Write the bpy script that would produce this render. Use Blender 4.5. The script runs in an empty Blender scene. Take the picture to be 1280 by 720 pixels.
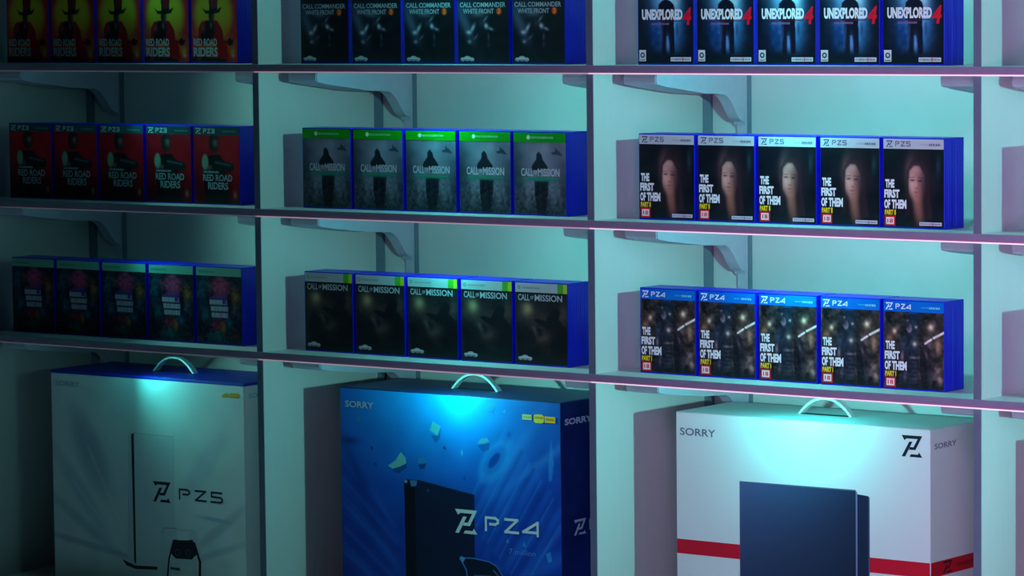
import bpy, bmesh, math, random
import numpy as np
from mathutils import Matrix, Vector

SC = bpy.context.scene
COL = SC.collection
random.seed(4)

# ------------------------------------------------------------------ dimensions (metres)
W = 0.87                    # bay width, centre to centre of the dividers
SP = 0.3055                 # height from shelf to shelf
TH = 0.0175                 # board thickness
D = 0.394                   # depth to the back panel
PT = 0.0155                 # divider thickness
Z_SHELF = [SP, 0.0, -SP, -2*SP + 0.0005]   # undersides, top to bottom
Z_BASE = -1.16              # top of the base shelf
Z_FLOOR = -1.27
BAYS = range(-1, 3)         # bay k runs from divider k to divider k+1

# ------------------------------------------------------------------ helpers
def s2l(c):
    c = np.asarray(c, float)/255.0
    return np.where(c <= 0.04045, c/12.92, ((c+0.055)/1.055)**2.4)

def mat(name, rgb, rough=0.5, metal=0.0, emit=None, estr=0.0, noise=0.0, scale=60.0, spec=0.5, bump=0.0, stretch=(1, 1, 1)):
    m = bpy.data.materials.new(name); m.use_nodes = True
    nt = m.node_tree; b = nt.nodes['Principled BSDF']
    lin = tuple(s2l(rgb))+(1,)
    b.inputs['Base Color'].default_value = lin
    b.inputs['Roughness'].default_value = rough
    b.inputs['Metallic'].default_value = metal
    b.inputs['Specular IOR Level'].default_value = spec
    tc = nt.nodes.new('ShaderNodeTexCoord'); mp = nt.nodes.new('ShaderNodeMapping')
    mp.inputs['Scale'].default_value = stretch
    n = nt.nodes.new('ShaderNodeTexNoise'); n.inputs['Scale'].default_value = scale; n.inputs['Detail'].default_value = 4
    nt.links.new(tc.outputs['Object'], mp.inputs[0]); nt.links.new(mp.outputs[0], n.inputs['Vector'])
    if noise:
        r = nt.nodes.new('ShaderNodeValToRGB')
        r.color_ramp.elements[0].position = 0.35; r.color_ramp.elements[1].position = 0.65
        r.color_ramp.elements[0].color = tuple(v*(1-noise) for v in lin[:3])+(1,)
        r.color_ramp.elements[1].color = tuple(min(1, v*(1+noise)) for v in lin[:3])+(1,)
        nt.links.new(n.outputs['Fac'], r.inputs[0]); nt.links.new(r.outputs[0], b.inputs['Base Color'])
    if bump:
        bp = nt.nodes.new('ShaderNodeBump'); bp.inputs['Strength'].default_value = bump; bp.inputs['Distance'].default_value = 0.001
        nt.links.new(n.outputs['Fac'], bp.inputs['Height']); nt.links.new(bp.outputs[0], b.inputs['Normal'])
    if emit is not None:
        b.inputs['Emission Color'].default_value = tuple(s2l(emit))+(1,)
        b.inputs['Emission Strength'].default_value = estr
    return m

def print_mat(name, rough=0.38, spec=0.35):
    m = bpy.data.materials.new(name); m.use_nodes = True
    nt = m.node_tree; b = nt.nodes['Principled BSDF']
    a = nt.nodes.new('ShaderNodeAttribute'); a.attribute_name = 'Col'
    nt.links.new(a.outputs['Color'], b.inputs['Base Color'])
    b.inputs['Roughness'].default_value = rough; b.inputs['Specular IOR Level'].default_value = spec
    return m

M = dict(
    laminate=mat('white_laminate', (194, 190, 194), 0.5, noise=0.014, scale=9, stretch=(25, 25, 1)),
    backing=mat('back_panel_laminate', (190, 190, 194), 0.5, noise=0.02, scale=14),
    post=mat('slate_edge_banding', (100, 116, 134), 0.5, noise=0.04, scale=30),
    rail=mat('violet_grey_aluminium', (134, 130, 154), 0.45, metal=0.0, noise=0.04, scale=40),
    led=mat('pink_led_diffuser', (225, 190, 215), 0.4, emit=(255, 190, 225), estr=0.62, noise=0.02),
    steel=mat('grey_painted_steel', (176, 170, 190), 0.42, noise=0.03, scale=50),
    slot=mat('dark_slot', (40, 44, 66), 0.6, noise=0.05),
    blue=mat('blue_case_plastic', (4, 24, 205), 0.3, noise=0.04, scale=80),
    print=print_mat('printed_sleeve'),
    carton_print=print_mat('printed_carton', 0.42, 0.3),
    card_white=mat('white_carton', (208, 207, 211), 0.5, noise=0.015, scale=30),
    card_blue=mat('blue_carton', (6, 34, 170), 0.45, noise=0.03, scale=30),
    card_navy=mat('navy_carton', (14, 48, 110), 0.45, noise=0.03, scale=30),
    handle=mat('white_handle_plastic', (225, 228, 230), 0.35, noise=0.02),
    slotdark=mat('handle_slot_dark', (20, 24, 36), 0.7, noise=0.05),
    plinth=mat('plinth_grey', (110, 110, 125), 0.6, noise=0.05),
    floor=mat('shop_floor', (80, 80, 95), 0.35, noise=0.08, scale=3),
    wall=mat('shop_wall', (120, 122, 140), 0.8, noise=0.04, scale=6, bump=0.2),
)

LED = {k: mat('pink_light_line', (215, 190, 210), 0.4, emit=(246, 228, 240), estr=e*1.05, noise=0.02) for k, e in {-1: .03, 0: .22, 1: .62, 2: .72}.items()}
GLOW = {k: mat('rose_line_glow', (164, 116, 156), 0.4, emit=(255, 70, 150), estr=e, noise=0.02) for k, e in {-1: .001, 0: .010, 1: .028, 2: .032}.items()}  # pink glow above the light line, put into colour and weak emission

def link_mesh(name, me, parent=None, loc=(0, 0, 0)):
    o = bpy.data.objects.new(name, me); COL.objects.link(o)
    if parent is not None: o.parent = parent
    o.location = loc
    return o

def bm_obj(name, bm, m, parent=None, loc=(0, 0, 0), smooth=False):
    me = bpy.data.meshes.new(name); bm.to_mesh(me); bm.free()
    for x in (m if isinstance(m, (list, tuple)) else [m]): me.materials.append(x)
    if smooth:
        for p in me.polygons: p.use_smooth = True
    return link_mesh(name, me, parent, loc)

def box_bm(x0, x1, y0, y1, z0, z1, bev=0.0, bm=None, mi=0):
    own = bmesh.new()
    bmesh.ops.create_cube(own, size=1)
    bmesh.ops.scale(own, vec=(x1-x0, y1-y0, z1-z0), verts=own.verts)
    bmesh.ops.translate(own, vec=((x0+x1)/2, (y0+y1)/2, (z0+z1)/2), verts=own.verts)
    if bev: bmesh.ops.bevel(own, geom=own.edges[:], offset=bev, segments=2, affect='EDGES', profile=0.5)
    for f in own.faces: f.material_index = mi
    if bm is None: return own
    me = bpy.data.meshes.new('tmp'); own.to_mesh(me); own.free(); bm.from_mesh(me); bpy.data.meshes.remove(me)
    return bm

def extrude_profile(prof, x0, x1, bm=None):
    """prof: (y,z) outline; extruded along x"""
    if bm is None: bm = bmesh.new()
    a = [bm.verts.new((x0, y, z)) for y, z in prof]; b = [bm.verts.new((x1, y, z)) for y, z in prof]
    n = len(prof)
    bm.faces.new(a); bm.faces.new(b[::-1])
    for i in range(n): bm.faces.new((a[i], b[i], b[(i+1) % n], a[(i+1) % n]))
    bmesh.ops.recalc_face_normals(bm, faces=bm.faces[:])
    return bm

def empty(name, loc, label=None, cat=None, group=None):
    o = bpy.data.objects.new(name, None); COL.objects.link(o); o.location = loc
    o.empty_display_size = 0.05
    if label: tag(o, label, cat, group)
    return o

def tag(o, label, cat, group=None):
    o['label'] = label; o['category'] = cat
    if group: o['group'] = group
    return o

# ------------------------------------------------------------------ flat art: a fine grid of coloured points plus vector lettering
class Art:
    """Printed sheet in millimetres, u to the right, v down. Base grid carries the picture, shapes and lettering lie over it."""
    def __init__(s, w, h, bg, step=1.0):
        s.w, s.h = w, h
        s.nx, s.ny = int(round(w/step))+1, int(round(h/step))+1
        s.U, s.V = np.meshgrid(np.linspace(0, w, s.nx), np.linspace(0, h, s.ny))
        s.img = np.ones((s.ny, s.nx, 3))*np.array(bg, float)
        s.step = step
        s.ov, s.of, s.oc = [], [], []       # overlay vector shapes
        s.layer = 0
    def mix(s, mask, col):
        s.img = s.img*(1-mask[..., None]) + np.array(col, float)*mask[..., None]
    def blob(s, u, v, ru, rv, col, a=1.0, rot=0.0, hard=1.0):
        c, q = math.cos(math.radians(rot)), math.sin(math.radians(rot))
        x = ((s.U-u)*c+(s.V-v)*q)/ru; y = (-(s.U-u)*q+(s.V-v)*c)/rv
        d = x*x+y*y
        s.mix(a*np.exp(-d**hard), col)
    def disc(s, u, v, ru, rv, col, a=1.0, rot=0.0): s.blob(u, v, ru, rv, col, a, rot, 5.0)
    def poly(s, pts, col, a=1.0, blur=1):
        inside = np.zeros(s.U.shape, bool); n = len(pts)
        for i in range(n):
            x0, y0 = pts[i]; x1, y1 = pts[(i+1) % n]
            if y0 == y1: continue
            t = (s.V-y0)/(y1-y0)
            inside ^= ((s.V >= min(y0, y1)) & (s.V < max(y0, y1)) & (s.U < x0+t*(x1-x0)))
        m = inside.astype(float)
        for _ in range(blur):
            p = np.pad(m, 1, mode='edge')
            m = (p[:-2, 1:-1]+p[2:, 1:-1]+p[1:-1, :-2]+p[1:-1, 2:]+2*p[1:-1, 1:-1])/6
        s.mix(m*a, col)
    def line(s, u0, v0, u1, v1, wd, col, a=1.0):
        dx, dy = u1-u0, v1-v0; L = dx*dx+dy*dy
        t = np.clip(((s.U-u0)*dx+(s.V-v0)*dy)/L, 0, 1)
        d = np.hypot(s.U-u0-t*dx, s.V-v0-t*dy)
        s.mix(a*np.clip(1.5-d/wd, 0, 1), col)
    def noise(s, seed, size, amp, tint=(1, 1, 1), mask=None):
        r = np.random.RandomState(seed)
        gy, gx = int(s.h/size)+3, int(s.w/size)+3
        g = r.rand(gy, gx)*2-1
        fx, fy = s.U/size, s.V/size; ix, iy = fx.astype(int), fy.astype(int); tx, ty = fx-ix, fy-iy
        tx = tx*tx*(3-2*tx); ty = ty*ty*(3-2*ty)
        v = (g[iy, ix]*(1-tx)+g[iy, ix+1]*tx)*(1-ty)+(g[iy+1, ix]*(1-tx)+g[iy+1, ix+1]*tx)*ty
        if mask is not None: v = v*mask
        s.img = np.clip(s.img + v[..., None]*amp*np.array(tint, float), 0, 255)
    def rect(s, u0, v0, u1, v1, col): s.shape([(u0, v0), (u1, v0), (u1, v1), (u0, v1)], col)
    def shape(s, pts, col):
        s.layer += 1
        b = len(s.ov)
        s.ov += [(u, v, s.layer) for u, v in pts]; s.oc += [col]*len(pts)
        s.of.append(tuple(range(b, b+len(pts))))
    def gshape(s, pts, cols, n=8):      # four-cornered printed shade
        s.layer += 1; b = len(s.ov); p = np.array(pts, float); c = np.array(cols, float)
        for j in range(n+1):
            for i in range(n+1):
                t, q = i/n, j/n; w = np.array([(1-t)*(1-q), t*(1-q), t*q, (1-t)*q])
                u, v = w@p; s.ov.append((u, v, s.layer)); s.oc.append(tuple(w@c))
        for j in range(n):
            for i in range(n): k = b+j*(n+1)+i; s.of.append((k, k+n+1, k+n+2, k+1))
    def stroke(s, pts, wd, col):
        for (a, b), (c, d) in zip(pts[:-1], pts[1:]):
            L = math.hypot(c-a, d-b) or 1; nx, ny = -(d-b)/L*wd/2, (c-a)/L*wd/2
            ex, ey = (c-a)/L*wd*0.45, (d-b)/L*wd*0.45
            s.shape([(a-ex+nx, b-ey+ny), (c+ex+nx, d+ey+ny), (c+ex-nx, d+ey-ny), (a-ex-nx, b-ey-ny)], col)
    def ring(s, u, v, r, wd, col, n=20):
        s.stroke([(u+r*math.cos(t*2*math.pi/n), v+r*math.sin(t*2*math.pi/n)) for t in range(n+1)], wd, col)
    def text(s, txt, u0, v0, u1, v1, col, bold=0.0, slant=0.0):
        """lettering stretched to fill the box u0..u1, v0..v1"""
        cu = bpy.data.curves.new('t', 'FONT'); cu.body = txt; cu.size = 1; cu.offset = bold; cu.resolution_u = 3
        o = bpy.data.objects.new('t', cu); COL.objects.link(o)
        bpy.context.view_layer.update()
        me = bpy.data.meshes.new_from_object(o.evaluated_get(bpy.context.evaluated_depsgraph_get()))
        co = np.array([v.co[:] for v in me.vertices]); fs = [tuple(p.vertices) for p in me.polygons]
        bpy.data.objects.remove(o); bpy.data.curves.remove(cu); bpy.data.meshes.remove(me)
        lo, hi = co.min(0), co.max(0)
        x = (co[:, 0]-lo[0])/(hi[0]-lo[0]); y = (co[:, 1]-lo[1])/(hi[1]-lo[1])
        s.layer += 1; b = len(s.ov)
        for i in range(len(co)):
            s.ov.append((u0+x[i]*(u1-u0)+slant*(y[i]-0.5)*(v1-v0), v1+(v0-v1)*y[i], s.layer)); s.oc.append(col)
        s.of += [tuple(b+k for k in f) for f in fs]
    def logo(s, u0, v0, u1, v1, col):
        T = lambda p: [(u0+a*(u1-u0), v1+b*(v0-v1)) for a, b in p]
        s.shape(T([(0, 1), (1, 1), (.93, .85), (.24, .85), (.14, .76)]), col)
        s.shape(T([(1, 1), (.81, .90), (.52, .36), (.67, .33)]), col)
        s.shape(T([(.36, .33), (.67, .33), (.60, .46), (.40, .46)]), col)
        s.shape(T([(.37, .71), (.53, .71), (.17, 0), (0, 0)]), col)
        s.shape(T([(.38, 0), (1, 0), (.85, .24), (.79, .13), (.45, .13)]), col)
    def pz(s, digit, u0, v0, u1, v1, col, wd):
        w = (u1-u0); h = v1-v0
        g = lambda a, b: (u0+a*w, v0+b*h)
        s.stroke([g(.02, .12), g(.02, 1)], wd, col)
        s.stroke([g(.02, 0), g(.20, 0), g(.25, .15), g(.25, .35), g(.20, .5), g(.10, .5)], wd, col)
        s.stroke([g(.39, 0), g(.62, 0), g(.39, 1), g(.63, 1)], wd, col)
        if digit == '4': s.stroke([g(1, 1.08), g(1, .05), g(.73, .85), g(1, .85)], wd, col)
        elif digit == '5': s.stroke([g(.99, 0), g(.76, 0), g(.76, .45), g(.97, .5), g(1, .65), g(1, .88), g(.96, 1), g(.75, 1)], wd, col)
        else: s.stroke([g(.76, 0), g(.98, 0), g(.99, .48), g(.80, .5), g(.99, .52), g(.99, 1), g(.76, 1)], wd, col)
    def eighteen(s, u0, v0, u1, v1):
        s.rect(u0, v0, u1, v1, (205, 30, 50)); t = (u1-u0)*.13
        s.rect(u0+t, v0+t, u1-t, v1-t, (235, 225, 225))
        s.text('18', u0+1.8*t, v0+1.8*t, u1-1.8*t, v1-1.8*t, (215, 40, 60), 0.03)
    def badge(s, u, v, w, col):     # cloud-shaped publisher mark
        s.disc(u+w*.18, v, w*.17, w*.11, col); s.disc(u+w*.5, v-w*.05, w*.27, w*.15, col); s.disc(u+w*.82, v, w*.18, w*.11, col)
    def mesh(s, name, m, axis='front'):
        n = s.nx*s.ny
        lift = 0.00003
        def P(u, v, l):
            if axis == 'front': return (u/1000, -l*lift, -v/1000)
            return (l*lift, u/1000, -v/1000)
        vs = [P(u, v, 0) for u, v in zip(s.U.ravel(), s.V.ravel())]
        fs = []
        for j in range(s.ny-1):
            for i in range(s.nx-1):
                a = j*s.nx+i; fs.append((a, a+s.nx, a+s.nx+1, a+1))
        vs += [P(u, v, 3+l*0.5) for u, v, l in s.ov]
        for f in s.of: fs.append(tuple(n+k for k in f))
        me = bpy.data.meshes.new(name); me.from_pydata(vs, [], fs); me.materials.append(m)
        ca = me.color_attributes.new('Col', 'FLOAT_COLOR', 'POINT')
        c = np.concatenate([s.img.reshape(-1, 3)] + ([np.array(s.oc, float)] if s.oc else []))
        c = np.concatenate([s2l(c), np.ones((len(c), 1))], 1).astype(np.float32)
        ca.data.foreach_set('color', c.ravel())
        me.update()
        return me

CW, CH = 130.0, 165.0
PALE = (225, 228, 232)

def bars(a, u0, u1, v, h, col, seed):
    r = random.Random(seed); u = u0
    while u < u1:
        w = r.uniform(1.4, 3.4); a.rect(u, v, min(u+w, u1), v+h, col); u += w+r.uniform(.7, 1.4)

def title_first(a, part):
    c = (232, 236, 240)
    a.text('THE', 4, 76, 24, 92, c, .05); a.text('FIRST', 2, 95, 35, 111, c, .05)
    a.text('OF', 2, 114, 15, 131, c, .05); a.text('THEM', 18, 114, 50, 131, c, .05)
    a.text(part, 3, 133, 27, 143, (235, 205, 40), .05)
    a.eighteen(3, 144.5, 26, 163.5)

def art_explore():
    a = Art(CW, CH, (9, 16, 30)); a.noise(1, 14, 6)
    a.blob(64, 60, 36, 88, (40, 120, 190), .95); a.blob(84, 90, 20, 50, (70, 160, 225), .8); a.blob(40, 100, 12, 44, (22, 70, 140), .7)
    a.blob(64, 28, 32, 38, (150, 222, 240), .98); a.blob(84, 34, 14, 26, (190, 235, 235), .9)
    a.blob(88, 84, 7, 24, (130, 190, 235), .6)
    a.noise(2, 7, 26, (.5, .9, 1), np.exp(-((a.U-66)/36)**2))
    dk = (14, 20, 40)
    a.disc(66, 30, 8, 11, (26, 26, 40)); a.poly([(47, 62), (49, 51), (57, 43), (66, 40), (76, 43), (84, 50), (88, 62), (84, 84), (50, 84)], dk)
    a.poly([(54, 80), (84, 80), (86, 110), (85, 146), (76, 147), (71, 112), (67, 112), (66, 147), (56, 147), (54, 112)], dk)
    a.blob(70, 128, 4, 17, (110, 155, 210), .9); a.blob(56, 105, 3, 26, (95, 120, 175), .5); a.blob(92, 100, 4, 16, (20, 50, 90), .6)
    a.blob(60, 155, 70, 14, (10, 16, 28), .9)
    a.text('UNEXPLORED', 9, 59, 105, 80, (232, 238, 240), .05)
    a.text('4', 106, 56, 126, 90, (225, 20, 50), .03, .15)
    a.rect(24, 82, 104, 83.4, (90, 24, 46)); bars(a, 32, 74, 86, 4, (120, 105, 150), 3)
    a.rect(2, 139, 18, 161, (215, 218, 222)); a.disc(0, 0, .1, .1, dk)
    a.ring(10, 149, 4.0, 2.6, (60, 66, 84)); a.rect(4, 157.6, 16, 159, (90, 96, 110))
    a.rect(77, 153, 125, 161, (228, 224, 234)); bars(a, 79, 123, 155, 4, (130, 120, 150), 8); a.rect(104, 154, 108, 160, (220, 120, 130))
    return a

def art_first_two():
    a = Art(CW, CH, (13, 18, 28)); a.noise(5, 18, 6)
    a.blob(76, 80, 34, 60, (40, 28, 36), .95, 0, 2); a.blob(56, 46, 10, 26, (84, 62, 66), .6, 14); a.blob(92, 52, 12, 40, (30, 22, 30), .7, -10)
    a.blob(118, 50, 5, 18, (44, 78, 90), .6)
    a.disc(72, 81, 21, 36, (168, 118, 112), .9, -4); a.blob(76, 120, 13, 46, (160, 102, 84), .85, -6, 1.5)
    a.blob(62, 84, 10, 27, (232, 176, 164), .8, -4); a.blob(70, 56, 11, 8, (206, 160, 152), .6); a.blob(88, 84, 8, 34, (74, 46, 56), .75, -2); a.blob(92, 120, 9, 34, (34, 22, 30), .85); a.blob(58, 128, 6, 20, (24, 18, 26), .8)
    a.poly([(48, 110), (50, 60), (60, 42), (72, 38), (86, 42), (96, 60), (100, 110), (108, 150), (94, 150), (92, 100), (88, 66), (78, 50), (66, 49), (56, 60), (54, 90), (58, 140), (44, 150)], (46, 32, 40), .8, 3)
    a.blob(62.5, 77, 4.6, 2.0, (70, 44, 54), .9); a.blob(79, 78, 4.6, 2.0, (48, 30, 40), .9); a.line(57, 72, 67, 71, .8, (96, 64, 66), .7); a.line(75, 71.5, 85, 73, .8, (64, 42, 48), .7)
    a.blob(70.5, 84, 1.8, 8, (226, 174, 164), .5); a.blob(71.5, 92, 3.6, 1.4, (110, 66, 70), .7); a.blob(71, 99.5, 6, 1.9, (150, 72, 82), .85); a.blob(71, 106, 5, 1.5, (120, 78, 76), .5)
    a.blob(40, 124, 14, 40, (14, 16, 24), .6)
    a.rect(0, 0, CW, 18.5, (186, 190, 200))
    a.logo(6, 3, 20, 15.5, (50, 44, 84)); a.pz('5', 26, 5, 58, 13, (90, 88, 124), 1.8)
    bars(a, 80, 98, 8.5, 3, (165, 172, 180), 4); bars(a, 99, 123, 8, 4.4, (92, 112, 132), 5)
    title_first(a, 'PART II')
    a.rect(78, 155, 126, 161.5, (214, 206, 226)); bars(a, 80, 124, 156.6, 3.2, (140, 130, 160), 6); a.rect(106, 156, 109, 161, (210, 110, 140))
    return a

def art_first_one():
    a = Art(CW, CH, (44, 38, 42)); a.noise(9, 10, 34, (1, .85, .78)); a.noise(10, 5, 22, (1, .88, .82))
    a.blob(66, 40, 14, 40, (26, 50, 74), .8)
    a.blob(100, 60, 30, 24, (60, 44, 40), .6); a.blob(118, 88, 9, 26, (140, 108, 88), .7); a.blob(14, 60, 14, 18, (54, 40, 36), .6)
    a.poly([(38, 165), (36, 100), (34, 76), (42, 66), (52, 60), (64, 64), (72, 76), (74, 104), (70, 165)], (30, 36, 52), .9, 2)
    a.disc(55, 50, 6.5, 9, (140, 120, 142)); a.blob(50, 44, 8, 9, (22, 24, 34), .9); a.blob(42, 84, 6, 16, (66, 78, 98), .6)
    a.poly([(80, 165), (78, 110), (82, 86), (92, 80), (100, 90), (102, 130), (98, 165)], (22, 22, 32), .85, 2)
    a.blob(97, 76, 8, 7, (116, 84, 84), .7); a.blob(92, 100, 4, 14, (110, 84, 92), .7, -20)
    for u, v, r, c in ((102, 47, 5.5, (255, 226, 190)), (23, 57, 4.2, (245, 205, 170)), (67, 80, 4, (225, 205, 190)), (70, 48, 2, (190, 190, 190)), (12, 70, 5, (150, 100, 70)), (52, 36, 2, (110, 120, 140))):
        a.blob(u, v, r, r, c, .95); a.blob(u, v, r*2.2, r*2.2, c, .25)
    a.line(90, 78, 103, 70, 2.0, (238, 232, 228)); a.line(108, 67, 130, 56, 2.2, (242, 238, 236))
    a.blob(66, 106, 9, 2.6, (150, 130, 118), .8)
    for k in range(6): a.blob(66, 114+k*8, 8, 2, (66, 68, 78), .8)
    for u, v, ru, rv, c in ((117, 80, 5, 13, (168, 132, 106)), (118, 108, 8, 8, (20, 18, 26)), (118, 128, 9, 7, (138, 116, 112)), (121, 145, 7, 8, (196, 160, 150)), (40, 104, 3, 8, (150, 120, 124)), (46, 142, 4, 10, (96, 80, 92)), (100, 140, 5, 12, (60, 56, 66)), (108, 118, 3, 12, (50, 40, 44))):
        a.blob(u, v, ru, rv, c, .85)
    a.blob(60, 160, 60, 7, (14, 14, 22), .8)
    a.rect(0, 0, CW, 20, (0, 96, 205)); a.rect(60, 0, CW, 20, (0, 110, 210))
    a.logo(4, 3.5, 20, 17, (236, 240, 246)); a.pz('4', 26, 6, 58, 14, (220, 232, 244), 2.0)
    bars(a, 82, 98, 9.5, 2.6, (60, 170, 220), 4); bars(a, 99, 122, 9, 4.2, (120, 205, 236), 5)
    a.rect(54, 20, 74, 24, (20, 60, 110))
    a.noise(11, 4, 15, (1, .9, .85), np.clip((a.V-24)/8, 0, 1)); title_first(a, 'PART I')
    return a

def art_white_front():
    a = Art(CW, CH, (19, 24, 33)); a.noise(20, 15, 5)
    a.blob(18, 84, 13, 44, (86, 102, 134), .8, -28); a.blob(30, 52, 44, 12, (62, 76, 104), .6)
    a.blob(52, 66, 16, 8, (140, 156, 180), .7)
    a.blob(52, 92, 14, 26, (22, 28, 40), .85)
    for u, v, ru, rv, c, r in ((38, 94, 4, 10, (190, 200, 220), 32), (27, 103, 6, 4, (200, 212, 228), 0), (29, 122, 5, 4, (140, 150, 170), 0), (45, 113, 8, 2.2, (96, 106, 126), -42),
                               (72, 90, 5, 6, (210, 222, 234), -30), (84, 96, 7, 3, (150, 158, 186), 20), (70, 76, 9, 2.6, (120, 132, 156), -46), (78, 112, 3, 8, (70, 80, 100), 0), (78, 128, 4, 5, (56, 64, 80), 0), (58, 84, 5, 8, (50, 60, 78), 0)):
        a.blob(u, v, ru, rv, c, .9, r)
    g = (160, 176, 190)
    a.text('CALL COMMANDER', 5, 42, 122, 52, g, .02); a.text('WHITE FRONT', 13, 55, 92, 65, g, .02)
    a.disc(105, 60, 7, 8, (235, 70, 25)); a.text('3', 102, 55, 108, 65, (245, 150, 60), .02)
    a.badge(5, 158, 36, (196, 204, 214)); bars(a, 8, 38, 158, 2, (90, 98, 110), 2)
    return a

def art_ghost():
    a = Art(CW, CH, (112, 114, 136)); a.noise(31, 16, 16)
    a.blob(0, 90, 26, 90, (40, 54, 66), .9); a.blob(130, 120, 30, 70, (48, 60, 76), .85); a.blob(66, 50, 34, 34, (156, 160, 180), .6)
    a.blob(66, 168, 90, 40, (26, 34, 42), .95)
    a.poly([(62, 38), (69, 44), (72, 54), (84, 68), (86, 75), (42, 76), (46, 66), (56, 54), (57, 44)], (22, 28, 40), .95, 2)
    a.poly([(52, 98), (88, 98), (84, 130), (78, 165), (56, 165), (52, 130)], (20, 24, 36), .9, 2)
    for u, w in ((40, 4), (48, 3), (92, 6), (100, 5), (34, 3), (112, 4)): a.blob(u, 116, w, 26, (110, 128, 140), .6, 10*math.sin(u))
    a.noise(32, 5, 22, (.9, 1, 1), np.clip((a.V-85)/30, 0, 1))
    a.poly([(94, 40), (104, 37), (103, 28), (108, 34), (113, 36), (122, 46), (110, 44), (98, 44)], (48, 54, 68), .9, 1)
    a.blob(66, 94, 44, 5, (20, 130, 104), .7)
    a.text('CALL', 18, 72, 48, 88, (186, 192, 206), .02); a.text('OF', 50, 76, 58, 84, (186, 192, 206), .02); a.text('MISSION', 60, 72, 114, 88, (186, 192, 206), .02)
    bars(a, 22, 112, 91.5, 3.6, (30, 150, 116), 3)
    a.rect(0, 0, CW, 19.5, (8, 150, 14)); a.ring(37, 9.5, 2.2, 4, (210, 232, 216), 12)
    bars(a, 43, 100, 7.4, 4.6, (110, 206, 140), 7)
    return a

def art_soldier():
    a = Art(CW, CH, (26, 24, 32)); a.noise(41, 14, 12, (1, .85, .8)); a.noise(42, 5, 14, (1, .9, .85), np.exp(-((a.V-90)/50)**2))
    a.blob(30, 54, 12, 12, (222, 206, 150), .9); a.blob(26, 56, 24, 18, (120, 96, 70), .5); a.blob(66, 74, 50, 18, (82, 66, 60), .6); a.blob(118, 60, 14, 26, (110, 88, 80), .5)
    a.poly([(84, 62), (92, 50), (104, 48), (112, 56), (108, 72), (120, 82), (130, 96), (130, 165), (86, 165), (96, 120), (88, 96), (60, 84), (44, 74), (58, 72), (76, 76)], (18, 18, 26), .92, 2)
    a.blob(70, 112, 22, 10, (96, 76, 70), .7, -20); a.blob(48, 96, 5, 14, (110, 98, 92), .6, -30); a.blob(74, 124, 20, 3, (52, 36, 34), .8, -8); a.blob(30, 120, 16, 22, (28, 26, 34), .7)
    a.blob(70, 158, 80, 18, (20, 20, 28), .9)
    a.rect(0, 0, CW, 19, (168, 176, 182)); a.rect(106, 0, CW, 19, (70, 160, 40)); a.rect(120, 0, CW, 19, (170, 196, 40))
    a.ring(9, 9.5, 3, 1.6, (120, 126, 134), 12); bars(a, 18, 62, 8, 3.6, (140, 148, 154), 6)
    g = (166, 174, 184)
    a.text('CALL', 7, 23, 36, 36, g, .02); a.text('OF', 38, 26, 46, 33, g, .02); a.text('MISSION', 49, 23, 118, 36, g, .02)
    a.badge(5, 154, 36, (190, 198, 206)); bars(a, 8, 38, 154, 2, (90, 98, 110), 2)
    return a

def art_riders():
    a = Art(CW, CH, (190, 22, 58)); a.noise(51, 20, 8)
    a.disc(62, 62, 58, 62, (200, 176, 40)); a.blob(62, 118, 80, 34, (210, 110, 50), .9); a.noise(52, 8, 18, (1, .6, .2), np.clip((a.V-80)/30, 0, 1))
    dk = (22, 16, 26)
    a.poly([(18, 130), (20, 92), (28, 78), (48, 74), (74, 76), (88, 96), (92, 122), (88, 165), (76, 165), (72, 124)], (168, 16, 34), .95, 2)
    a.poly([(40, 78), (62, 74), (66, 92), (60, 118), (30, 120), (26, 106)], dk, .92, 2)
    a.disc(57, 66, 8, 13, (52, 36, 44)); a.blob(63, 70, 4, 8, (120, 84, 80), .7)
    a.poly([(30, 46), (40, 54), (52, 54), (50, 22), (76, 22), (74, 52), (88, 46), (80, 58), (60, 62), (40, 60)], dk, .96, 1); a.poly([(53, 24), (74, 24), (72, 48), (56, 50)], (134, 20, 44), .9, 2)
    a.blob(56, 86, 4, 8, (150, 160, 168), .6); a.blob(34, 92, 6, 10, (200, 80, 110), .6)
    a.poly([(76, 118), (100, 118), (104, 165), (74, 165)], (176, 14, 20), .95, 1)
    a.poly([(100, 122), (108, 112), (116, 118), (122, 114), (116, 128), (106, 130)], dk, .95, 1)
    a.blob(116, 142, 9, 11, (214, 160, 50), .8); a.blob(118, 152, 5, 5, (220, 200, 170), .7); a.blob(116, 160, 14, 5, (196, 56, 50), .7)
    a.poly([(0, 152), (76, 156), (100, 160), (100, 165), (0, 165)], dk, .9, 1); a.blob(20, 158, 6, 4, (190, 80, 90), .6)
    c = (176, 196, 206)
    a.text('RED ROAD', 5, 114, 72, 130, c, .03); a.text('RIDERS', 5, 133, 74, 153, c, .03)
    return a

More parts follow.
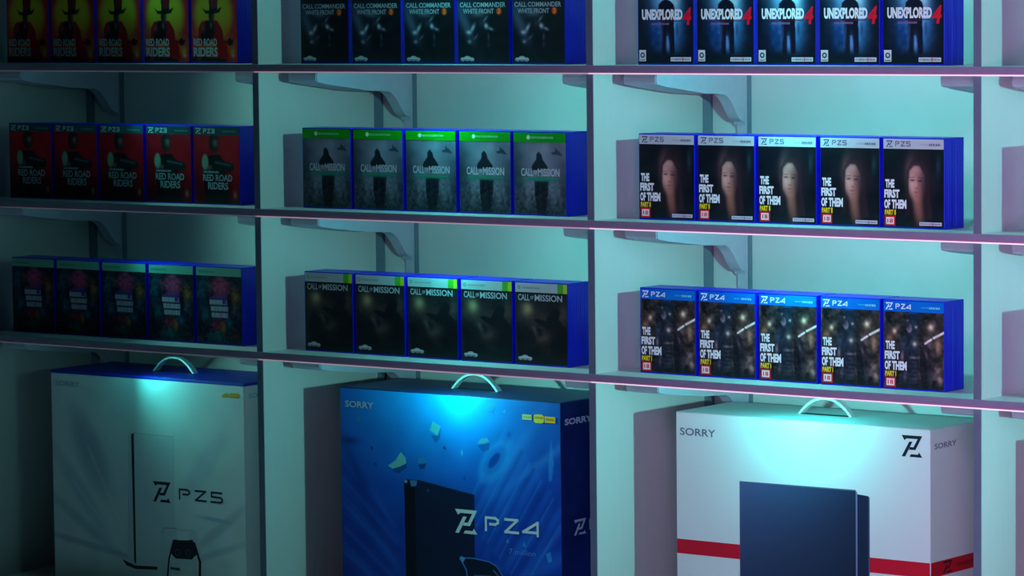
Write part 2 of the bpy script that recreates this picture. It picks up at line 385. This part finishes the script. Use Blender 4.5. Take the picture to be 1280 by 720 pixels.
def art_road():
    a = Art(CW, CH, (200, 20, 36)); a.noise(61, 20, 10)
    a.blob(66, 170, 110, 54, (46, 12, 26), .95); a.blob(6, 120, 24, 60, (90, 10, 28), .6)
    dk = (18, 22, 32)
    a.poly([(34, 165), (28, 120), (26, 82), (34, 66), (50, 60), (74, 60), (84, 70), (92, 96), (96, 165)], dk, .95, 2)
    a.disc(58, 34, 15, 22, (34, 26, 34)); a.blob(62, 34, 8, 14, (170, 126, 118), .9); a.blob(60, 24, 10, 4, (40, 30, 36), .8); a.blob(58, 46, 9, 7, (60, 40, 42), .7)
    a.disc(32, 76, 10, 18, (128, 176, 150)); a.blob(44, 88, 8, 6, (176, 124, 116), .8)
    a.poly([(54, 74), (72, 70), (112, 78), (116, 90), (108, 96), (60, 92)], (26, 40, 48), .97, 1); a.line(62, 76, 104, 82, 2.5, (90, 120, 124), .7)
    a.blob(117, 146, 6, 9, (196, 150, 136), .8)
    a.rect(0, 0, CW, 17, (28, 84, 92)); a.logo(5, 2.5, 21, 14.5, (204, 214, 218)); a.pz('3', 28, 4.5, 60, 12.5, (190, 202, 208), 2.2); bars(a, 84, 122, 7, 4, (96, 140, 146), 5)
    c = (158, 186, 200)
    bars(a, 28, 72, 95, 4.5, c, 3); a.text('RED ROAD', 26, 102, 110, 117, c, .03); a.text('RIDERS', 40, 119, 98, 135, c, .03)
    return a

def art_city():
    a = Art(CW, CH, (22, 24, 48)); a.noise(71, 12, 16, (.6, 1, 1)); 
    a.blob(70, 42, 28, 24, (186, 62, 104), .95, 0, 2); a.blob(18, 48, 14, 30, (24, 90, 110), .8); a.blob(36, 46, 7, 14, (200, 120, 120), .8); a.blob(34, 60, 8, 24, (18, 14, 28), .8)
    a.blob(112, 60, 12, 20, (180, 110, 40), .8); a.blob(110, 90, 14, 14, (90, 90, 110), .6); a.blob(24, 104, 14, 18, (16, 96, 116), .8); a.blob(94, 122, 12, 12, (14, 110, 140), .8)
    a.blob(60, 126, 20, 14, (180, 50, 70), .8); a.blob(76, 132, 8, 14, (190, 120, 60), .8); a.blob(58, 148, 22, 12, (20, 110, 110), .8); a.blob(110, 146, 12, 12, (60, 30, 30), .8)
    a.noise(72, 5, 26, (1, .8, 1)); a.poly([(36, 66), (54, 60), (90, 58), (94, 110), (46, 112)], (120, 70, 150), .7, 2)
    a.rect(0, 0, CW, 18, (110, 168, 150)); bars(a, 8, 54, 7, 5, (84, 138, 126), 2)
    c = (186, 196, 206)
    for k, (u0, u1) in enumerate(((38, 88), (42, 92), (44, 90))): bars(a, u0, u1, 70+k*14, 10, c, 10+k)
    bars(a, 76, 90, 62, 16, (110, 40, 150), 3)
    return a

# ------------------------------------------------------------------ the rack
rack = empty('display_rack', (0, 0, Z_FLOOR), 'white laminate display rack with upright dividers holding boxed games and consoles', 'display rack')
ZT = 0.62
def rk(name, bm, m, smooth=False):
    o = bm_obj(name, bm, m, rack, (0, 0, -Z_FLOOR), smooth); return o

for k in range(-1, 4):
    x = k*W
    bm = box_bm(x-PT/2, x+PT/2, 0.0012, D, Z_FLOOR+0.0, ZT)
    dv = rk('divider', bm, M['laminate'])
    e = bm_obj('edge_band', box_bm(x-PT/2-.0002, x+PT/2+.0002, 0, .0014, Z_FLOOR, ZT), M['post'], dv); e['label'] = 'slate blue front edge'
for k in BAYS:
    x0, x1 = k*W+PT/2, (k+1)*W-PT/2
    rk('back_panel', box_bm(x0-.004, x1+.004, D, D+.012, Z_FLOOR+.02, ZT), M['backing'])
    c = rk('corner_strip', box_bm(x0, x0+.020, D-.008, D, Z_BASE, ZT), M['post'])
    c2 = rk('corner_strip', box_bm(x1-.020, x1, D-.008, D, Z_BASE, ZT), M['post'])
    for xs in (x0+.086, x1-.086-.0248):
        st = rk('slotted_upright', box_bm(xs, xs+.0248, D-.011, D-.0005, Z_BASE, ZT), M['steel'])
        xe = xs+.025 if xs < x0+W/2 else xs-.0042
        bm_obj('upright_edge', box_bm(xe, xe+.0042, D-.0115, D-.0005, Z_BASE, ZT), M['post'], st)
    for i, z in enumerate(Z_SHELF):
        rk('shelf', box_bm(x0, x1, 0, D-.001, z, z+TH), M['laminate'])
        # brackets: a wide box arm with a narrow curved tail hooked into the upright
        for side in (0, 1):
            xa, xb = (x0+.028, x0+.107) if side == 0 else (x1-.107, x1-.028)
            ta, tb = (xb-.027, xb) if side == 0 else (xa, xa+.027)
            zt = -.0005
            arm = [(.0655, zt), (.063, -.008), (.063, -.016), (.066, -.0205), (.105, -.027), (.175, -.0355), (.232, -.0425), (.272, -.0445), (.300, -.0465), (.306, -.040), (.306, zt)]
            bm = extrude_profile([(y, z+q) for y, q in arm], xa, xb)
            bmesh.ops.bevel(bm, geom=[e for e in bm.edges if abs(e.verts[0].co.x-e.verts[1].co.x) < 1e-6 and min(v.co.y for v in e.verts) < .07 and max(v.co.y for v in e.verts) < .07], offset=.0022, segments=2, affect='EDGES')
            br = rk('shelf_bracket', bm, M['steel'])
            tail = [(.300, zt), (.300, -.0455), (.310, -.0480), (.320, -.0530), (.330, -.0610), (.340, -.0720), (.350, -.0850), (.360, -.0960), (.368, -.1015), (.378, -.1040), (.3825, -.1120), (.3825, zt)]
            bm = extrude_profile([(y, z+q) for y, q in tail], ta+.0003, tb-.0003)
            bm_obj('bracket_tail', bm, M['steel'], br)
    rk('base_shelf', box_bm(x0, x1, 0, D-.001, Z_BASE-.018, Z_BASE), M['laminate'])
    rk('plinth', box_bm(x0, x1, .03, .045, Z_FLOOR, Z_BASE-.018), M['plinth'])

# continuous rails with a pink light line along every shelf front
xa, xb = -W-.01, 3*W+.01
for i, z in enumerate(Z_SHELF):
    r = rk('shelf_rail', box_bm(xa, xb, -.0042, -.0002, z+.0066, z+TH+.0002, bev=.0006), M['rail'])
    for k in BAYS:
        x0, x1 = max(xa, k*W), min(xb, (k+1)*W)
        d = bm_obj('light_line', box_bm(x0, x1, -.0042, -.0002, z+.0004, z+.0031), LED[k], r)
        d['label'] = 'glowing pale pink light line'
        bm_obj('line_glow', box_bm(x0, x1, -.0041, -.0002, z+.0031, z+.0066), GLOW[k], r)

# ------------------------------------------------------------------ game cases
GW, GH, GT, PITCH = .133, .170, .0142, .0144
YF = .0705
def shell_mesh():
    bm = bmesh.new()
    box_bm(0, GW, 0, GT*.47, 0, GH, bev=.0007, bm=bm)            # front cover half
    box_bm(.0004, GW-.0004, GT*.40, GT*.60, .0004, GH-.0004, bm=bm)
    box_bm(0, GW, GT*.51, GT, 0, GH, bev=.0007, bm=bm)           # back half
    box_bm(-.0004, .0030, GT*.2, GT*.8, .001, GH-.001, bev=.0003, bm=bm)   # hinge spine
    me = bpy.data.meshes.new('case_shell'); bm.to_mesh(me); bm.free(); me.materials.append(M['blue'])
    return me
SHELL = shell_mesh()

ORD = ['leftmost', 'second', 'middle', 'fourth', 'rightmost']
BACK = [None, 'second from the front', 'third from the front', 'fourth from the front', 'hindmost']
# design: art, look of the cover, short name used for the row
DESIGNS = {
    (-1, 0): (art_riders, 'yellow sun and red cowboy cover', 'yellow sun cowboy games'),
    (-1, 1): (art_road, 'red gunman cover', 'red gunman games'),
    (-1, 2): (art_city, 'pink and teal collage cover', 'pink collage games'),
    (0, 0): (art_white_front, 'dark grey war cover with orange badge', 'orange badge war games'),
    (0, 1): (art_ghost, 'green header and foggy hooded figure', 'green header games'),
    (0, 2): (art_soldier, 'dark brown soldier cover and pale header', 'brown soldier games'),
    (1, 0): (art_explore, 'white title, red 4 and blue glow', 'red 4 games'),
    (1, 1): (art_first_two, 'pale header and dim woman\'s face', 'pale header portrait games'),
    (1, 2): (art_first_one, 'blue header and night street cover', 'blue header street games'),
}
for (bay, row), (fn, look, short) in DESIGNS.items():
    cover = fn().mesh('cover', M['print'])
    zs = Z_SHELF[1+row]+TH+.0003
    proto = None
    for st in range(5):
        x = bay*W+.0675+.1400*st
        if st == 3: x += .0006
        for d in range(5):
            if row == 0 and 0 < st < 4 and d > 0: continue
            jx = random.uniform(-.0002, .0002)
            loc = (x+(jx if d else 0), YF+d*PITCH, zs)
            if d == 0:
                if proto is None:
                    g = empty('game_case', loc); link_mesh('case_shell', SHELL, g)
                    link_mesh('cover', cover, g, (.0015, -.0003, GH-.0022)); proto = g
                else:
                    g = proto.copy(); COL.objects.link(g); g.location = loc
                    for ch in list(proto.children):
                        cc = ch.copy(); COL.objects.link(cc); cc.parent = g
                tag(g, 'blue game case, %s, front of the %s stack' % (look, ORD[st]), 'game case', 'front copies of the '+short)
            else:
                g = link_mesh('game_case', SHELL, None, loc)
                tag(g, 'plain blue case, %s in the %s stack of %s' % (BACK[d], ORD[st], short), 'game case', 'blue cases behind the front '+short)

# the fourth bay starts just beyond the picture: its first stacks throw the shade seen on its side panel
for row in range(3):
    cover = DESIGNS[(1, row)][0]().mesh('cover', M['print'])
    for d in range(1, 5):
        b = link_mesh('game_case', SHELL, None, (2*W+.0675, YF+d*PITCH, Z_SHELF[1+row]+TH+.0003))
        tag(b, 'plain blue case, %s of the end bay stack, %s game shelf' % (BACK[d], ('upper', 'centre', 'lower')[row]), 'game case', 'blue cases of the end bay')
    g = empty('game_case', (2*W+.0675, YF, Z_SHELF[1+row]+TH+.0003)); link_mesh('case_shell', SHELL, g); link_mesh('cover', cover, g, (.0015, -.0003, GH-.0022))
    tag(g, 'blue game case at the far right end of the %s game shelf' % ('upper', 'centre', 'lower')[row], 'game case', 'first cases of the end bay')

# ------------------------------------------------------------------ console cartons
BW, BD = .5805, .205
def handle(parent, top_m, x, y, z):
    bm = bmesh.new(); n = 20; w, h = .120, .034
    prev = None
    for i in range(n+1):
        t = i/n; u = (t-.5)*w; hh = h*(1-abs(2*t-1)**2.2)
        tz = h*2.2*abs(2*t-1)**1.2*(-2 if t > .5 else 2)/w
        L = math.hypot(1, tz); nx, nz = -tz/L, 1/L
        wd = .0065+.0015*abs(2*t-1)
        ring = [bm.verts.new((x+u+nx*q, y+s*wd, z-.001+hh+nz*q)) for s, q in ((-1, -.0022), (1, -.0022), (1, .0022), (-1, .0022))]
        if prev:
            for a in range(4): bm.faces.new((prev[a], prev[(a+1) % 4], ring[(a+1) % 4], ring[a]))
        else: bm.faces.new(ring)
        prev = ring
    bm.faces.new(prev[::-1]); bmesh.ops.recalc_face_normals(bm, faces=bm.faces[:])
    hd = bm_obj('carry_handle', bm, M['handle'], parent, smooth=False); hd['label'] = 'white arched carry handle'
    bs = bmesh.new(); box_bm(x-w/2+.004, x+w/2-.004, y-.009, y+.009, z-.0004, z+.0006, bm=bs)
    bm_obj('handle_slot', bs, M['slotdark'], hd)

def carton(name, x, y, ztop, m_body, m_top, front, side, label, band=0.0, bw=BW):
    H = ztop-Z_BASE-.0003
    c = empty(name, (x, y, Z_BASE+.0003), label, 'console box')
    bm = box_bm(0, bw, 0, BD, 0, H-band-.0008, bev=.0012)
    bm_obj('carton_body', bm, m_body, c)
    bm_obj('carton_lid', box_bm(-.0006, bw+.0006, -.0006, BD+.0006, H-band-.0008, H, bev=.0006), m_top, c)
    zf = H-band-.002
    link_mesh('front_print', front.mesh('front_print', M['carton_print']), c, (.0010, -.0005, zf))
    link_mesh('side_print', side.mesh('side_print', M['carton_print'], 'side'), c, (bw+.0005, .0010, zf))
    handle(c, m_top, bw/2-.004, BD/2+.002, H)
    return c

FW = (BW-.002)*1000
def zt_h(zt, band=0): return (zt-Z_BASE-band)*1000-4

# --- white box with the red stripe
zt = -.6695; H = zt_h(zt)
a = Art(FW, H, (212, 211, 215), 3.0)
a.rect(0, 252, FW, 281, (200, 12, 44))
a.gshape([(149, 128), (415, 126), (415, 425), (149, 425)], [(72, 84, 126), (34, 42, 70), (20, 28, 50), (30, 38, 66)])
a.shape([(415, 126), (418.5, 128), (418.5, 425), (415, 425)], (120, 116, 160))
a.shape([(418.5, 132), (443, 134), (443, 425), (418.5, 425)], (28, 36, 62)); a.shape([(443, 134), (446, 137), (446, 425), (443, 425)], (70, 76, 110)); a.shape([(149, 126), (415, 124), (415, 126.5), (149, 128.5)], (84, 88, 120))
a.logo(517, 11, 562, 52, (14, 20, 36)); a.text('SORRY', 9, 29, 93, 44, (88, 94, 116), .012)
s = Art(203, H, (208, 206, 212), 4.0); s.rect(0, 252, 203, 281, (190, 10, 34)); s.text('SORRY', 14, 26, 96, 37, (90, 88, 122), .012); s.logo(44, 255, 80, 278, (50, 8, 24))
bars(s, 96, 170, 264, 7, (140, 8, 26), 4)
carton('console_box', W+.1319, .1, zt, M['card_white'], M['card_white'], a, s, 'white console box with a wide red stripe and dark console printed on it')

# --- deep blue box with drifting debris
zt = -.6690; H = zt_h(zt)
a = Art(FW, H, (14, 62, 165), 2.2)
a.blob(300, -10, 270, 150, (20, 175, 225), .95); a.blob(270, 30, 330, 260, (10, 120, 200), .55)
a.blob(560, 330, 260, 240, (10, 46, 150), .7); a.blob(10, 420, 240, 200, (8, 40, 130), .7); a.blob(540, 20, 120, 60, (20, 90, 180), .5)
for u, v, ru, rv, c, al, r in ((470, 100, 130, 14, (40, 120, 205), .55, -52), (500, 170, 150, 10, (34, 104, 200), .5, -46), (440, 190, 130, 16, (24, 100, 200), .55, -50), (530, 230, 140, 12, (12, 56, 150), .7, -42), (520, 130, 120, 9, (60, 140, 215), .5, -34),
                               (480, 300, 160, 14, (22, 92, 190), .6, -40), (520, 350, 140, 16, (30, 110, 205), .55, -30), (560, 280, 90, 8, (50, 120, 210), .5, -50), (420, 270, 90, 10, (24, 96, 195), .5, -60),
                               (40, 170, 70, 13, (8, 52, 130), .7, 60), (60, 250, 110, 15, (8, 44, 126), .7, 52), (110, 330, 130, 16, (20, 84, 180), .6, 48), (60, 380, 120, 12, (26, 92, 190), .5, 40), (120, 260, 90, 8, (24, 96, 190), .5, 55), (24, 112, 24, 9, (6, 40, 110), .8, 0), (60, 200, 16, 16, (10, 56, 140), .7, 0)):
    a.blob(u, v, ru, rv, c, al, r)
a.noise(81, 40, 7, (.4, .8, 1))
for k in range(16):
    t = k/15.0; a.line(330+t*150, 240+t*150, 440+t*150, 60+t*170, 2.5+2*(k % 3), ((44, 130, 215), (10, 48, 140), (26, 96, 195))[k % 3], .40)
for k in range(9):
    t = k/8.0; a.line(8, 170+t*210, 150-t*20, 300+t*150, 3+2*(k % 2), ((8, 44, 128), (26, 96, 190))[k % 2], .40)
for k in range(5): a.blob(414+k*9, 128+k*4, 66+k*8, 30+k*5, (40, 130, 210), .10, -48, 3)
a.disc(414, 128, 62, 30, (36, 140, 210), .6, -48); a.disc(410, 128, 40, 20, (14, 96, 178), .7, -48); a.disc(409, 128, 22, 9, (6, 56, 140), .9, -48)
a.poly([(548, 130), (556, 72), (562, 126), (556, 160), (550, 162)], (40, 140, 215), .7)
G1, G2, G3 = (104, 168, 166), (40, 120, 160), (10, 60, 120)
for pts, c in (([(241, 76), (250, 56), (271, 66), (262, 86)], (70, 158, 172)), ([(262, 86), (271, 66), (268, 92), (256, 102), (244, 86)], (14, 84, 150)),
               ([(128, 158), (148, 146), (163, 127), (176, 138), (177, 150), (160, 158), (140, 164)], G1), ([(140, 164), (160, 158), (177, 150), (180, 158), (158, 172), (146, 172)], (14, 70, 130)),
               ([(207, 148), (212, 136), (226, 136), (231, 144), (220, 147)], G2), ([(210, 150), (222, 148), (231, 146), (226, 158), (214, 160)], G3),
               ([(365, 96), (376, 84), (392, 82), (398, 90), (384, 94)], (70, 140, 172)), ([(366, 99), (384, 96), (398, 92), (396, 106), (380, 112)], (16, 80, 150)),
               ([(386, 24), (398, 10), (416, 12), (404, 24)], (30, 130, 170)), ([(390, 28), (404, 26), (416, 16), (410, 30)], (20, 110, 180)),
               ([(322, 116), (327, 110), (329, 120), (325, 126)], (60, 150, 195)), ([(274, 112), (280, 105), (286, 115)], G3), ([(328, 170), (333, 166), (334, 176)], G3), ([(432, 26), (438, 20), (441, 28)], (50, 150, 200)),
               ([(42, 62), (50, 58), (54, 66), (50, 72)], G2), ([(80, 118), (90, 122), (84, 130)], G3), ([(88, 156), (96, 152), (98, 164)], G3), ([(480, 300), (486, 290), (490, 302)], (40, 130, 200)), ([(540, 312), (552, 306), (556, 326), (546, 330)], (40, 130, 205)), ([(438, 296), (443, 286), (446, 298)], (50, 130, 200))):
    a.shape(pts, c)
K = (12, 20, 44)
a.shape([(171, 190), (176, 184), (212, 183), (357, 203), (356, 460), (174, 460)], (14, 26, 56)); a.shape([(171, 190), (176, 184), (200, 184), (202, 460), (174, 460)], (6, 10, 24))
a.shape([(186, 185), (206, 184), (204, 196), (190, 198)], (70, 110, 160)); a.shape([(171, 190), (175, 184), (180, 187), (178, 192)], (110, 140, 180)); a.ring(235, 203, 2.4, 1.4, (60, 90, 130), 10)
a.stroke([(212, 183), (357, 203)], 1.6, (34, 66, 110))
a.logo(306, 236, 364, 286, (200, 212, 208)); a.pz('4', 384, 248, 520, 274, (196, 210, 210), 5.5)
a.text('7 million', 446, 308, 514, 319, (80, 130, 200), .0)
# printed gamepad with blue glints
a.shape([(316, 340), (326, 333), (350, 336), (392, 340), (412, 346), (428, 362), (440, 400), (436, 440), (420, 446), (404, 410), (356, 408), (344, 440), (330, 444), (322, 400)], (10, 20, 46))
a.stroke([(318, 338), (352, 336), (394, 340), (414, 348), (428, 366)], 2.4, (60, 120, 190)); a.stroke([(322, 344), (334, 362), (340, 390)], 3, (50, 120, 190)); a.stroke([(356, 372), (396, 370), (400, 384), (360, 388), (356, 372)], 2.4, (44, 90, 150))
a.shape([(316, 340), (322, 334), (332, 338), (326, 348)], (60, 150, 200)); a.stroke([(406, 358), (424, 372)], 3, (90, 90, 150)); a.ring(352, 396, 8, 3, (40, 80, 140), 12); a.ring(392, 396, 8, 3, (40, 80, 140), 12)
a.rect(484, 27, 508, 38, (200, 215, 130)); a.shape([(513, 28), (518, 25), (534, 25), (539, 28), (539, 40), (534, 43), (518, 43), (513, 40)], (225, 205, 60)); a.rect(541, 28, 568, 41, (235, 190, 50)); a.rect(544, 32, 565, 37, (190, 140, 20)); bars(a, 516, 537, 30, 4, (190, 120, 60), 3)
bars(a, 486, 506, 30, 5, (150, 180, 110), 4)
a.text('SORRY', 14, 26, 92, 40, (150, 175, 195), .03)
s = Art(203, H, (12, 26, 92), 4.0); s.blob(60, 180, 80, 90, (10, 34, 110), .6); s.blob(100, 340, 90, 60, (10, 50, 140), .7, -40); s.noise(83, 22, 8, (.4, .6, 1))
s.text('SORRY', 13, 33, 108, 46, (170, 165, 205), .03); s.logo(42, 244, 84, 276, (176, 170, 205)); s.pz('4', 96, 250, 180, 268, (176, 170, 205), 4.5)
carton('console_box', .1371, .1, zt, M['card_navy'], M['card_navy'], a, s, 'deep blue console box with floating rubble, printed gamepad and PZ4 lettering')

# --- white box with the blue lid
zt = -.6775; H = zt_h(zt, .006)
a = Art(FW, H, (214, 218, 222), 2.6)
S1, S2 = (168, 176, 194), (190, 196, 210)
a.blob(120, 180, 105, 42, S1, .8, 62, 2); a.blob(110, 150, 86, 30, (158, 168, 188), .5, 62, 2); a.blob(90, 270, 130, 22, S1, .6, 50, 2); a.blob(80, 330, 130, 14, S1, .6, 30, 2); a.blob(110, 385, 180, 8, (150, 160, 182), .6, 8, 2)
a.line(110, 160, 220, 350, 3, (226, 230, 234), .35); a.line(60, 240, 215, 390, 3, (226, 230, 234), .3)
a.blob(460, 180, 90, 26, S2, .8, -48, 2); a.blob(500, 320, 100, 12, S1, .6, -35, 2); a.blob(500, 370, 100, 8, S1, .6, -18, 2); a.blob(490, 298, 50, 5, (140, 160, 190), .6, 4, 2)
a.noise(91, 40, 5)
a.shape([(236, 128), (252, 121), (252, 420), (232, 412), (226, 400)], (196, 202, 212)); a.shape([(244, 124), (252, 121), (252, 418), (246, 412)], (26, 30, 44))
a.shape([(252, 121), (372, 122), (366, 404), (252, 418)], (204, 210, 218)); a.stroke([(252, 121), (372, 122)], 1.5, (170, 178, 190)); a.stroke([(372, 122), (366, 404)], 1.2, (176, 184, 196))
a.shape([(210, 408), (220, 412), (250, 420), (316, 417), (316, 424), (250, 428), (222, 422)], (24, 28, 40))
a.logo(307, 225, 360, 271, (22, 26, 40)); a.pz('5', 384, 238, 512, 259, (44, 52, 72), 4.6)
W_, K_ = (200, 206, 214), (24, 28, 42)
a.shape([(330, 340), (340, 328), (424, 324), (436, 332), (448, 380), (446, 440), (430, 446), (418, 404), (360, 408), (350, 446), (332, 448), (326, 400)], W_)
a.shape([(366, 352), (424, 348), (434, 380), (420, 392), (372, 394), (358, 384)], K_); a.stroke([(366, 356), (352, 396), (346, 440)], 5, K_); a.stroke([(428, 356), (444, 396), (442, 440)], 7, K_)
a.shape([(376, 332), (414, 330), (412, 350), (378, 352)], (214, 220, 226)); a.stroke([(330, 340), (340, 328), (376, 326)], 1.6, (130, 138, 152)); a.ring(378, 380, 7, 3, (60, 64, 80), 12); a.ring(410, 378, 7, 3, (60, 64, 80), 12); a.rect(356, 414, 384, 420, (60, 64, 80))
a.shape([(516, 22), (524, 17), (534, 16), (536, 24), (516, 26)], (214, 170, 30)); a.rect(541, 15, 566, 25, (222, 160, 20))
a.text('SORRY', 14, 16, 90, 28, (170, 178, 192), .02)
s = Art(203, H, (210, 214, 224), 4.0); s.text('SORRY', 14, 16, 92, 26, (150, 156, 180), .02); s.logo(46, 150, 84, 186, (40, 44, 60)); s.pz('5', 96, 156, 180, 176, (40, 44, 60), 4)
carton('console_box', -W+.1545, .1, zt, M['card_white'], M['card_blue'], a, s, 'white console box with blue lid, PZ5 lettering and faint wing pattern', band=.006)

# --- end bay: a carton just beyond the picture that shades its side panel
a = Art(FW, zt_h(-.6695), (226, 226, 230), 8.0); a.rect(0, 252, FW, 281, (200, 12, 44)); s = Art(203, zt_h(-.6695), (222, 222, 228), 8.0); s.rect(0, 252, 203, 281, (190, 10, 34))
carton('console_box', 2*W+.1319, .1, -.6695, M['card_white'], M['card_white'], a, s, 'white striped console box standing in the end bay past the last divider')

# ------------------------------------------------------------------ room shell
def struct(name, bm, m):
    o = bm_obj(name, bm, m); o['kind'] = 'structure'; return o
struct('floor', box_bm(-4, 7, -8, D+.06, Z_FLOOR-.1, Z_FLOOR-.0002), M['floor'])
struct('wall_back', box_bm(-4, 7, D+.02, D+.12, Z_FLOOR, 1.6), M['wall'])

# ------------------------------------------------------------------ lights: one lamp under the front of every shelf in each bay
POINT = {-1: .03, 0: .45, 1: 1.0, 2: 1.0}      # bare lamps, relative
TURN = {-1: .82, 0: .62}                        # added unseen spots aimed right, so the dimmer bays fade leftwards
# every lamp split into two lights for falloff: pale (even reach), cyan (close by)
LAMP_LIGHTS = (('Constant', (.40, 1.0, .84), 12.6, 0.0), ('Linear', (.03, 1.0, .92), 1.7, 2.15))
def lamp(kind, loc, power, aim=None, cone=170, close=1):
    for mode, col, p, near in LAMP_LIGHTS:
        ld = bpy.data.lights.new('shelf_lamp', kind); ld.color = (col[0]+(.12 if power < .9 and near == 0 else 0), col[1], col[2]); ld.energy = 1.0; ld.shadow_soft_size = .004
        if kind == 'SPOT': ld.spot_size = math.radians(cone); ld.spot_blend = 1.0
        ld.use_nodes = True; nt = ld.node_tree; em = nt.nodes['Emission']
        f = nt.nodes.new('ShaderNodeLightFalloff'); f.inputs['Strength'].default_value = p*power
        q = nt.nodes.new('ShaderNodeLightFalloff'); q.inputs['Strength'].default_value = near*power*close
        ad = nt.nodes.new('ShaderNodeMath'); ad.operation = 'ADD'
        nt.links.new(f.outputs[mode], ad.inputs[0]); nt.links.new(q.outputs['Quadratic'], ad.inputs[1])
        nt.links.new(ad.outputs[0], em.inputs['Strength'])
        o = bpy.data.objects.new('shelf_lamp', ld); COL.objects.link(o); o.location = loc
        if aim: o.rotation_euler = Vector(aim).to_track_quat('-Z', 'Y').to_euler()
for k in BAYS:
    for i, z in enumerate(Z_SHELF):
        loc = (k*W+W/2, .026, z-.027)
        lamp('POINT', loc, POINT[k])
        if k in TURN: lamp('SPOT', loc, TURN[k], (1, .6, -.2) if k < 0 else (1, .5, -.4), 158 if k < 0 else 170, .4 if k < 0 else 1)
def spot(loc, tgt, col, e, size, blend, rad):
    ld = bpy.data.lights.new('room_fill_spot', 'SPOT'); ld.color = col; ld.energy = e; ld.spot_size = math.radians(size); ld.spot_blend = blend; ld.shadow_soft_size = rad
    o = bpy.data.objects.new('room_fill_spot', ld); COL.objects.link(o); o.location = loc
    o.rotation_euler = (Vector(tgt)-Vector(loc)).to_track_quat('-Z', 'Y').to_euler()
spot((2.7, -3.4, .9), (1.85, .1, -.40), (.64, .64, 1.0), 235, 48, 1.0, .5)  # added unseen spot: bluish fill on the front faces
spot((3.3, -2.6, -.5), (2.1, .1, -.30), (1.0, .46, .95), 175, 54, 1.0, .5)  # added unseen spot: pink-violet fill from the right

w = bpy.data.worlds.new('dim_shop'); SC.world = w; w.use_nodes = True
bg = w.node_tree.nodes['Background']; bg.inputs[0].default_value = (.30, .34, .62, 1); bg.inputs[1].default_value = .008

# ------------------------------------------------------------------ camera
yaw, pitch, roll = math.radians(-36.95986865728001), math.radians(4.603945838231564), math.radians(-0.6100457797799648)
fwd = Vector((math.sin(yaw)*math.cos(pitch), math.cos(yaw)*math.cos(pitch), -math.sin(pitch)))
r0 = fwd.cross(Vector((0, 0, 1))).normalized(); u0 = r0.cross(fwd)
r_ = r0*math.cos(roll)+u0*math.sin(roll); u_ = -r0*math.sin(roll)+u0*math.cos(roll)
cd = bpy.data.cameras.new('camera'); cam = bpy.data.objects.new('camera', cd); COL.objects.link(cam)
cd.sensor_width = 36; cd.lens = 4475.749/1280*36; cd.clip_end = 60
m = Matrix((r_, u_, -fwd)).transposed().to_4x4(); m.translation = Vector((4.98964075, -5.73639494, 0.14829031))
cam.matrix_world = m
SC.camera = cam
SC.view_settings.view_transform = 'Standard'; SC.view_settings.look = 'None'
SC.view_settings.gamma = 1; SC.view_settings.exposure = 0; SC.view_settings.use_curve_mapping = False
